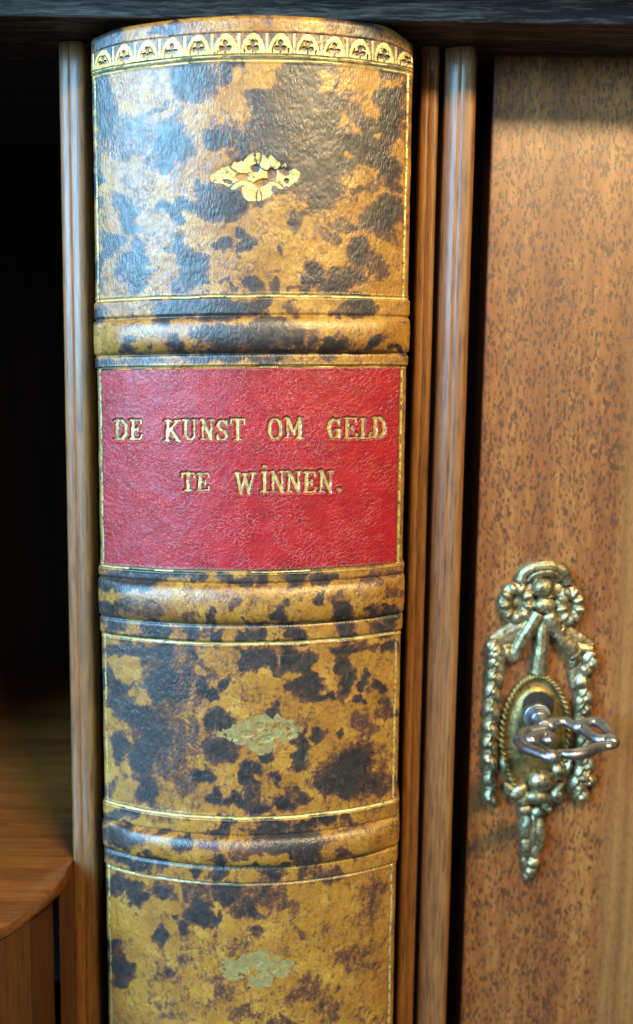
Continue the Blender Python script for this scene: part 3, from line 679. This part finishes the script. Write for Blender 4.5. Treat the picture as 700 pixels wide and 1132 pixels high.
# --- flower ornaments
def ornament(cx_u, cy_v, sx=1.0, sy=1.0, faded=False):
    x = (Ug - cx_u) / sx; y = -(Vg - cy_v) / sy
    def el(ax, ay, rx, ry, rot=0):
        a = math.radians(rot); dx, dy = x - ax, y - ay
        return np.hypot((dx * math.cos(a) + dy * math.sin(a)) / rx, (-dx * math.sin(a) + dy * math.cos(a)) / ry)
    n = 0.25 * (vnoise(Ug, Vg, 5, 40) - .5) + 0.2 * (vnoise(Ug, Vg, 11, 41) - .5)
    lobes = np.minimum.reduce([el(-28, 1, 20, 13.5), el(-40, 2, 9, 6), el(1, -13, 15, 11.5), el(3, 13, 17, 12.5), el(30, -1, 18, 13), el(41, -4, 9, 6.5), el(24, -17, 9, 6, 40), el(34, -13, 9, 6, 30), el(-18, -12, 8, 6)])
    holes = np.minimum.reduce([el(-14, 0, 8, 4.2), el(-30, 5, 6, 2.4, 15), el(1, -9, 6, 4.5), el(8, 6, 10, 4, -15), el(20, -2, 6, 7.5), el(33, -6, 6.5, 4.5, 20), el(36, 4, 3, 2.5)])
    petal = np.minimum.reduce([np.abs(np.hypot(x + 12, y + 22) - 19), np.abs(np.hypot(x + 12, y - 24) - 20), np.abs(np.hypot(x - 17, y + 23) - 17), np.abs(np.hypot(x - 19, y - 22) - 17)])
    loz = np.abs(x) / 52 + np.abs(y) / 33
    lobes = np.maximum(lobes, loz / 1.02)
    lobes = np.minimum(lobes, np.abs(x) / 47 + np.abs(y) / 11)
    m = (lobes + n < 1) & (holes + n > 1) & (petal > 0.9)
    if faded: m = (lobes + 1.3 * n < 0.98) & (el(-6, 1, 5, 3) + n > 1)
    return m, lobes, holes
orn = np.zeros(PM.shape, int)
OR = [(281, 195.5, 0.96, 0.96), (286, 811, 1.0, 0.98), (284, 1071, 0.96, 0.98)]
for i, (ox_, oy_, a, b) in enumerate(OR):
    j = np.argmin(np.hypot(PX - ox_, PY - oy_)); uc, vc = Ug.ravel()[j], Vg.ravel()[j]
    m, lo, ho = ornament(uc, vc, a, b, i > 0)
    m &= (vnoise(Ug, Vg, 6, 60 + i) * .6 + vnoise(Ug, Vg, 2.5, 63 + i) * .4 > (0.2, 0.30, 0.34)[i])
    orn[m] = i + 1
    h -= (0.7, 0.4, 0.25)[i] * (1 - sstep(0.85, 1.12, lo)) + np.where(lo < 1, (1.2, 0.7, 0.4)[i] * (1 - sstep(.8, 1.1, ho)), 0)

# --- title lettering
def G(ch):
    T_, t_, s_ = 1.75, 1.0, 0.95
    g = {
     'D': [((.22, 0, .22, 1), T_), ((.22, 0, .6, 0), t_), ((.6, 0, .9, .25), T_), ((.9, .25, .9, .75), T_), ((.9, .75, .6, 1), T_), ((.6, 1, .22, 1), t_), ((0, 0, .3, 0), s_), ((0, 1, .3, 1), s_)],
     'E': [((.22, 0, .22, 1), T_), ((0, 0, .9, 0), t_), ((.22, .5, .65, .5), t_), ((0, 1, .95, 1), t_), ((.9, 0, .92, .2), t_), ((.95, 1, .98, .76), t_), ((.65, .38, .65, .62), s_)],
     'K': [((.2, 0, .2, 1), T_), ((.2, .62, .82, 0), t_), ((.4, .42, .86, 1), T_), ((0, 0, .4, 0), s_), ((0, 1, .4, 1), s_), ((.66, 0, 1, 0), s_), ((.7, 1, 1, 1), s_)],
     'U': [((.2, 0, .2, .75), T_), ((.2, .75, .35, .95), T_), ((.35, .95, .6, 1), t_), ((.6, 1, .8, .8), t_), ((.8, .8, .8, 0), t_), ((0, 0, .4, 0), s_), ((.62, 0, 1, 0), s_)],
     'N': [((.16, 0, .16, 1), t_), ((.16, 0, .84, 1), T_), ((.84, 0, .84, 1), t_), ((-.02, 0, .22, 0), s_), ((0, 1, .34, 1), s_), ((.66, 0, 1.02, 0), s_)],
     'S': [((.84, .22, .62, 0), t_), ((.62, 0, .3, .02), t_), ((.3, .02, .12, .24), t_), ((.12, .24, .3, .43), T_), ((.3, .43, .7, .57), T_), ((.7, .57, .88, .78), T_), ((.88, .78, .66, .99), t_), ((.66, .99, .34, 1), t_), ((.34, 1, .12, .8), t_), ((.86, 0, .86, .26), s_), ((.1, .74, .1, 1), s_)],
     'T': [((.5, 0, .5, 1), T_), ((0, 0, 1, 0), t_), ((0, 0, 0, .24), s_), ((1, 0, 1, .24), s_), ((.26, 1, .74, 1), s_)],
     'O': [((.5 + .42 * math.cos(a), .5 + .5 * math.sin(a), .5 + .42 * math.cos(a + .42), .5 + .5 * math.sin(a + .42)), t_ + .75 * abs(math.cos(a + .2))) for a in np.arange(0, 6.28, .4189)],
     'M': [((.13, 0, .13, 1), t_), ((.13, 0, .5, .78), T_), ((.5, .78, .87, 0), t_), ((.87, 0, .87, 1), T_), ((-.02, 0, .2, 0), s_), ((0, 1, .28, 1), s_), ((.7, 1, 1.02, 1), s_), ((.82, 0, 1.02, 0), s_)],
     'L': [((.28, 0, .28, 1), T_), ((.05, 0, .55, 0), s_), ((0, 1, .95, 1), t_), ((.95, 1, .97, .72), t_)],
     'W': [((.1, 0, .3, 1), T_), ((.3, 1, .5, .12), t_), ((.5, .12, .7, 1), T_), ((.7, 1, .92, 0), t_), ((-.04, 0, .24, 0), s_), ((.78, 0, 1.04, 0), s_), ((.4, .05, .58, .05), s_)],
     'I': [((.5, .1, .5, 1), T_), ((.1, .1, .9, .1), s_), ((.05, 1, .95, 1), s_), ((.46, -.17, .54, -.17), 1.7)],
     '.': [((.5, .5, .55, .5), 2.4)],
     'G': [((.5 + .42 * math.cos(a), .5 + .5 * math.sin(a), .5 + .42 * math.cos(a + .42), .5 + .5 * math.sin(a + .42)), t_ + .8 * (math.cos(a) < -.3)) for a in np.arange(.8, 5.4, .42)] + [((.86, .55, .86, .95), T_), ((.58, .55, 1, .55), s_), ((.88, 0, .88, .28), s_)],
    }
    return g[ch]
WORDS = [
 [('D', 127, 141, 465, 485), ('E', 144.5, 157, 464.5, 485)],
 [('K', 182, 199.5, 465, 487), ('U', 202, 218, 464.5, 486), ('N', 222, 235.5, 464, 485.5), ('S', 239, 252, 465, 486), ('T', 255, 270, 463.5, 486)],
 [('O', 296, 311.5, 463, 485), ('M', 315, 333.5, 462.5, 484)],
 [('G', 362, 375.5, 463.5, 484), ('E', 380, 394, 462.5, 484), ('L', 397, 409.5, 463, 484), ('D', 411, 425.5, 462, 483)],
 [('T', 201, 214.5, 523, 542), ('E', 218, 231.5, 523.5, 542)],
 [('W', 259.5, 281, 523, 545), ('I', 287.5, 296.5, 519.5, 543.5), ('N', 299, 314, 521.5, 543.5), ('N', 316.5, 332, 521.5, 543.5), ('E', 335.5, 348.5, 522, 543.5), ('N', 352, 367, 521, 543.5), ('.', 371, 377, 538.5, 543.5)]]
wid = np.zeros(PM.shape, int); ld = np.full(PM.shape, 99.0)
lmask = (PY > 505 - 55) & (PY < 560) & label
ii = np.where(lmask); lx_, ly_ = PX[ii], PY[ii]
lxw = lx_ + 0.9 * (vnoise(lx_, ly_, 3.5, 51) - .5); lyw = ly_ + 0.9 * (vnoise(lx_, ly_, 3.5, 52) - .5)
bestd = np.full(len(lx_), 99.0); bestw = np.zeros(len(lx_), int)
for wi, word in enumerate(WORDS):
    for ch, x0, x1, y0, y1 in word:
        near = np.where((lx_ > x0 - 8) & (lx_ < x1 + 8) & (ly_ > y0 - 12) & (ly_ < y1 + 8))[0]
        X_, Y_ = lxw[near], lyw[near]
        for (a, b, c, d), hw in G(ch):
            ax, ay, bx, by = x0 + a * (x1 - x0), y0 + b * (y1 - y0), x0 + c * (x1 - x0), y0 + d * (y1 - y0)
            L2 = max((bx - ax) ** 2 + (by - ay) ** 2, 1e-6)
            t = np.clip(((X_ - ax) * (bx - ax) + (Y_ - ay) * (by - ay)) / L2, 0, 1)
            dd = np.hypot(X_ - ax - t * (bx - ax), Y_ - ay - t * (by - ay)) - hw * 0.98
            up = dd < bestd[near]; bestd[near[up]] = dd[up]; bestw[near[up]] = wi + 1
ld[ii] = bestd; wtmp = np.zeros(PM.shape, int); wtmp[ii] = bestw
wid = np.where(ld < 0, wtmp, 0)
h -= 1.7 * (1 - sstep(0.0, 0.9, ld)) - 0.25 * np.exp(-((ld - 2.2) / 1.2) ** 2)

halo = np.where(label, 0.55 * np.exp(-((ld - 0.6) / 0.9) ** 2) * (0.25 + 1.1 * vnoise(Ug, Vg, 4.5, 77)), 0)  # painted rim round the letters: shade of their sunk edges, plus dirt
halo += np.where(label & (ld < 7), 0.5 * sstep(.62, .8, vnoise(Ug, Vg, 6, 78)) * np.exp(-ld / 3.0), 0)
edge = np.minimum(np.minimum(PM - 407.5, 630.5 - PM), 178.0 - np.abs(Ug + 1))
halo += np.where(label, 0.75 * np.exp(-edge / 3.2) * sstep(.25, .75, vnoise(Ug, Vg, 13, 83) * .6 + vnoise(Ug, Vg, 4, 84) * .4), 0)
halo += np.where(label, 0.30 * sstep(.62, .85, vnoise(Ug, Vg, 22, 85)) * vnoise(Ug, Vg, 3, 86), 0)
stain_shade = np.where(label, np.clip(halo, 0, 1), stain_shade)
stain_shade = np.where(rollzone, np.clip(stain_shade + .26, 0, 1), stain_shade)
# --- headcap: leather rolled over the top, drooping at the corners
RR = 8.0
top_t = np.clip((Vg - (Z_HEAD - RR)) / RR, 0, 1)
Vs = np.where(top_t > 0, Z_HEAD - RR + RR * np.sin(top_t * math.pi / 2), Vg)
h -= RR * (1 - np.cos(top_t * math.pi / 2))
droop = 9.0 * sstep(135, 188, np.abs(Ug)) ** 2 * sstep(Z_HEAD - 45, Z_HEAD, Vg) * np.where(Ug > 0, 1.3, .5)
Xg, Yg, Zg = place(Ug, Vs - droop, h)
# an extra row closes the top inwards
Xg = np.vstack([Xg, XC + (Xg[-1:] - XC) * .9]); Yg = np.vstack([Yg, np.maximum(Yg[-1:] + 30, 60)]); Zg = np.vstack([Zg, Zg[-1:] - 3])
nr, nc = Xg.shape
stain_shade = np.vstack([stain_shade, stain_shade[-1:]])

VV = np.stack([Xg, Yg, Zg], -1).reshape(-1, 3) - base
idx = np.arange(nr * nc).reshape(nr, nc)
FF = np.stack([idx[:-1, :-1], idx[:-1, 1:], idx[1:, 1:], idx[1:, :-1]], -1)
cls = np.zeros((nr - 1, nc - 1), int)
cc = lambda a: np.vstack([a[:, :-1]])[: nr - 1]
# class codes: 0 spine, 1-3 band, 10 label, 20+ words, 40+ lines, 60 roll, 70+ ornaments
b_, l_, g_, r_, o_, w_ = cc(band_id), cc(label), cc(gid), cc(roll), cc(orn), cc(wid)
cls = np.where(b_ > 0, b_, cls); cls = np.where(l_, 10, cls)
cls = np.where(r_, 60, cls); cls = np.where(g_ > 0, 40 + g_, cls)
cls = np.where(o_ > 0, 70 + o_, cls); cls = np.where(w_ > 0, 20 + w_, cls)
stf = stain_shade.ravel()
def part(code, name, mat, parent):
    F = FF[cls == code]
    if not len(F): return None
    used, inv = np.unique(F.ravel(), return_inverse=True)
    return mesh_np(name, VV[used], inv.reshape(-1, 4), mat, parent, True, {'stain_shade': stf[used]})
part(0, 'spine', M_leather, book)
for i in (1, 2, 3): part(i, 'raised_band', M_leather, book)
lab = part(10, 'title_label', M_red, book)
for i in range(1, 7): part(20 + i, 'gilt_word', M_letter, lab)
for i in range(1, len(HL) + 3): part(40 + i, 'gilt_line', M_gilt if i <= len(HL) else M_gilt_worn, book)
part(60, 'gilt_border', M_gilt, book)
for i in (1, 2, 3): part(70 + i, 'gilt_ornament', (M_gilt, M_gilt_faded, M_gilt_faded)[i - 1], book)

# boards and leaves behind the spine
def bobj(name, bm, mat, **kw):
    bmesh.ops.translate(bm, vec=-Vector(base), verts=bm.verts); return obj_bm(name, bm, mat, book, **kw)
for s in (-1, 1):
    bm = bmesh.new(); x0, x1 = sorted((XC + s * 156, XC + s * 171)); add_box(bm, (x0, 66, Z_LOW + 2), (x1, 880, Z_HEAD - 24))
    o = bobj('cover_board', bm, M_leather, bevel=3)
bm = bmesh.new(); add_box(bm, (XC - 154, 58, Z_LOW + 16), (XC + 154, 860, Z_HEAD - 40)); bobj('page_block', bm, M_paper)
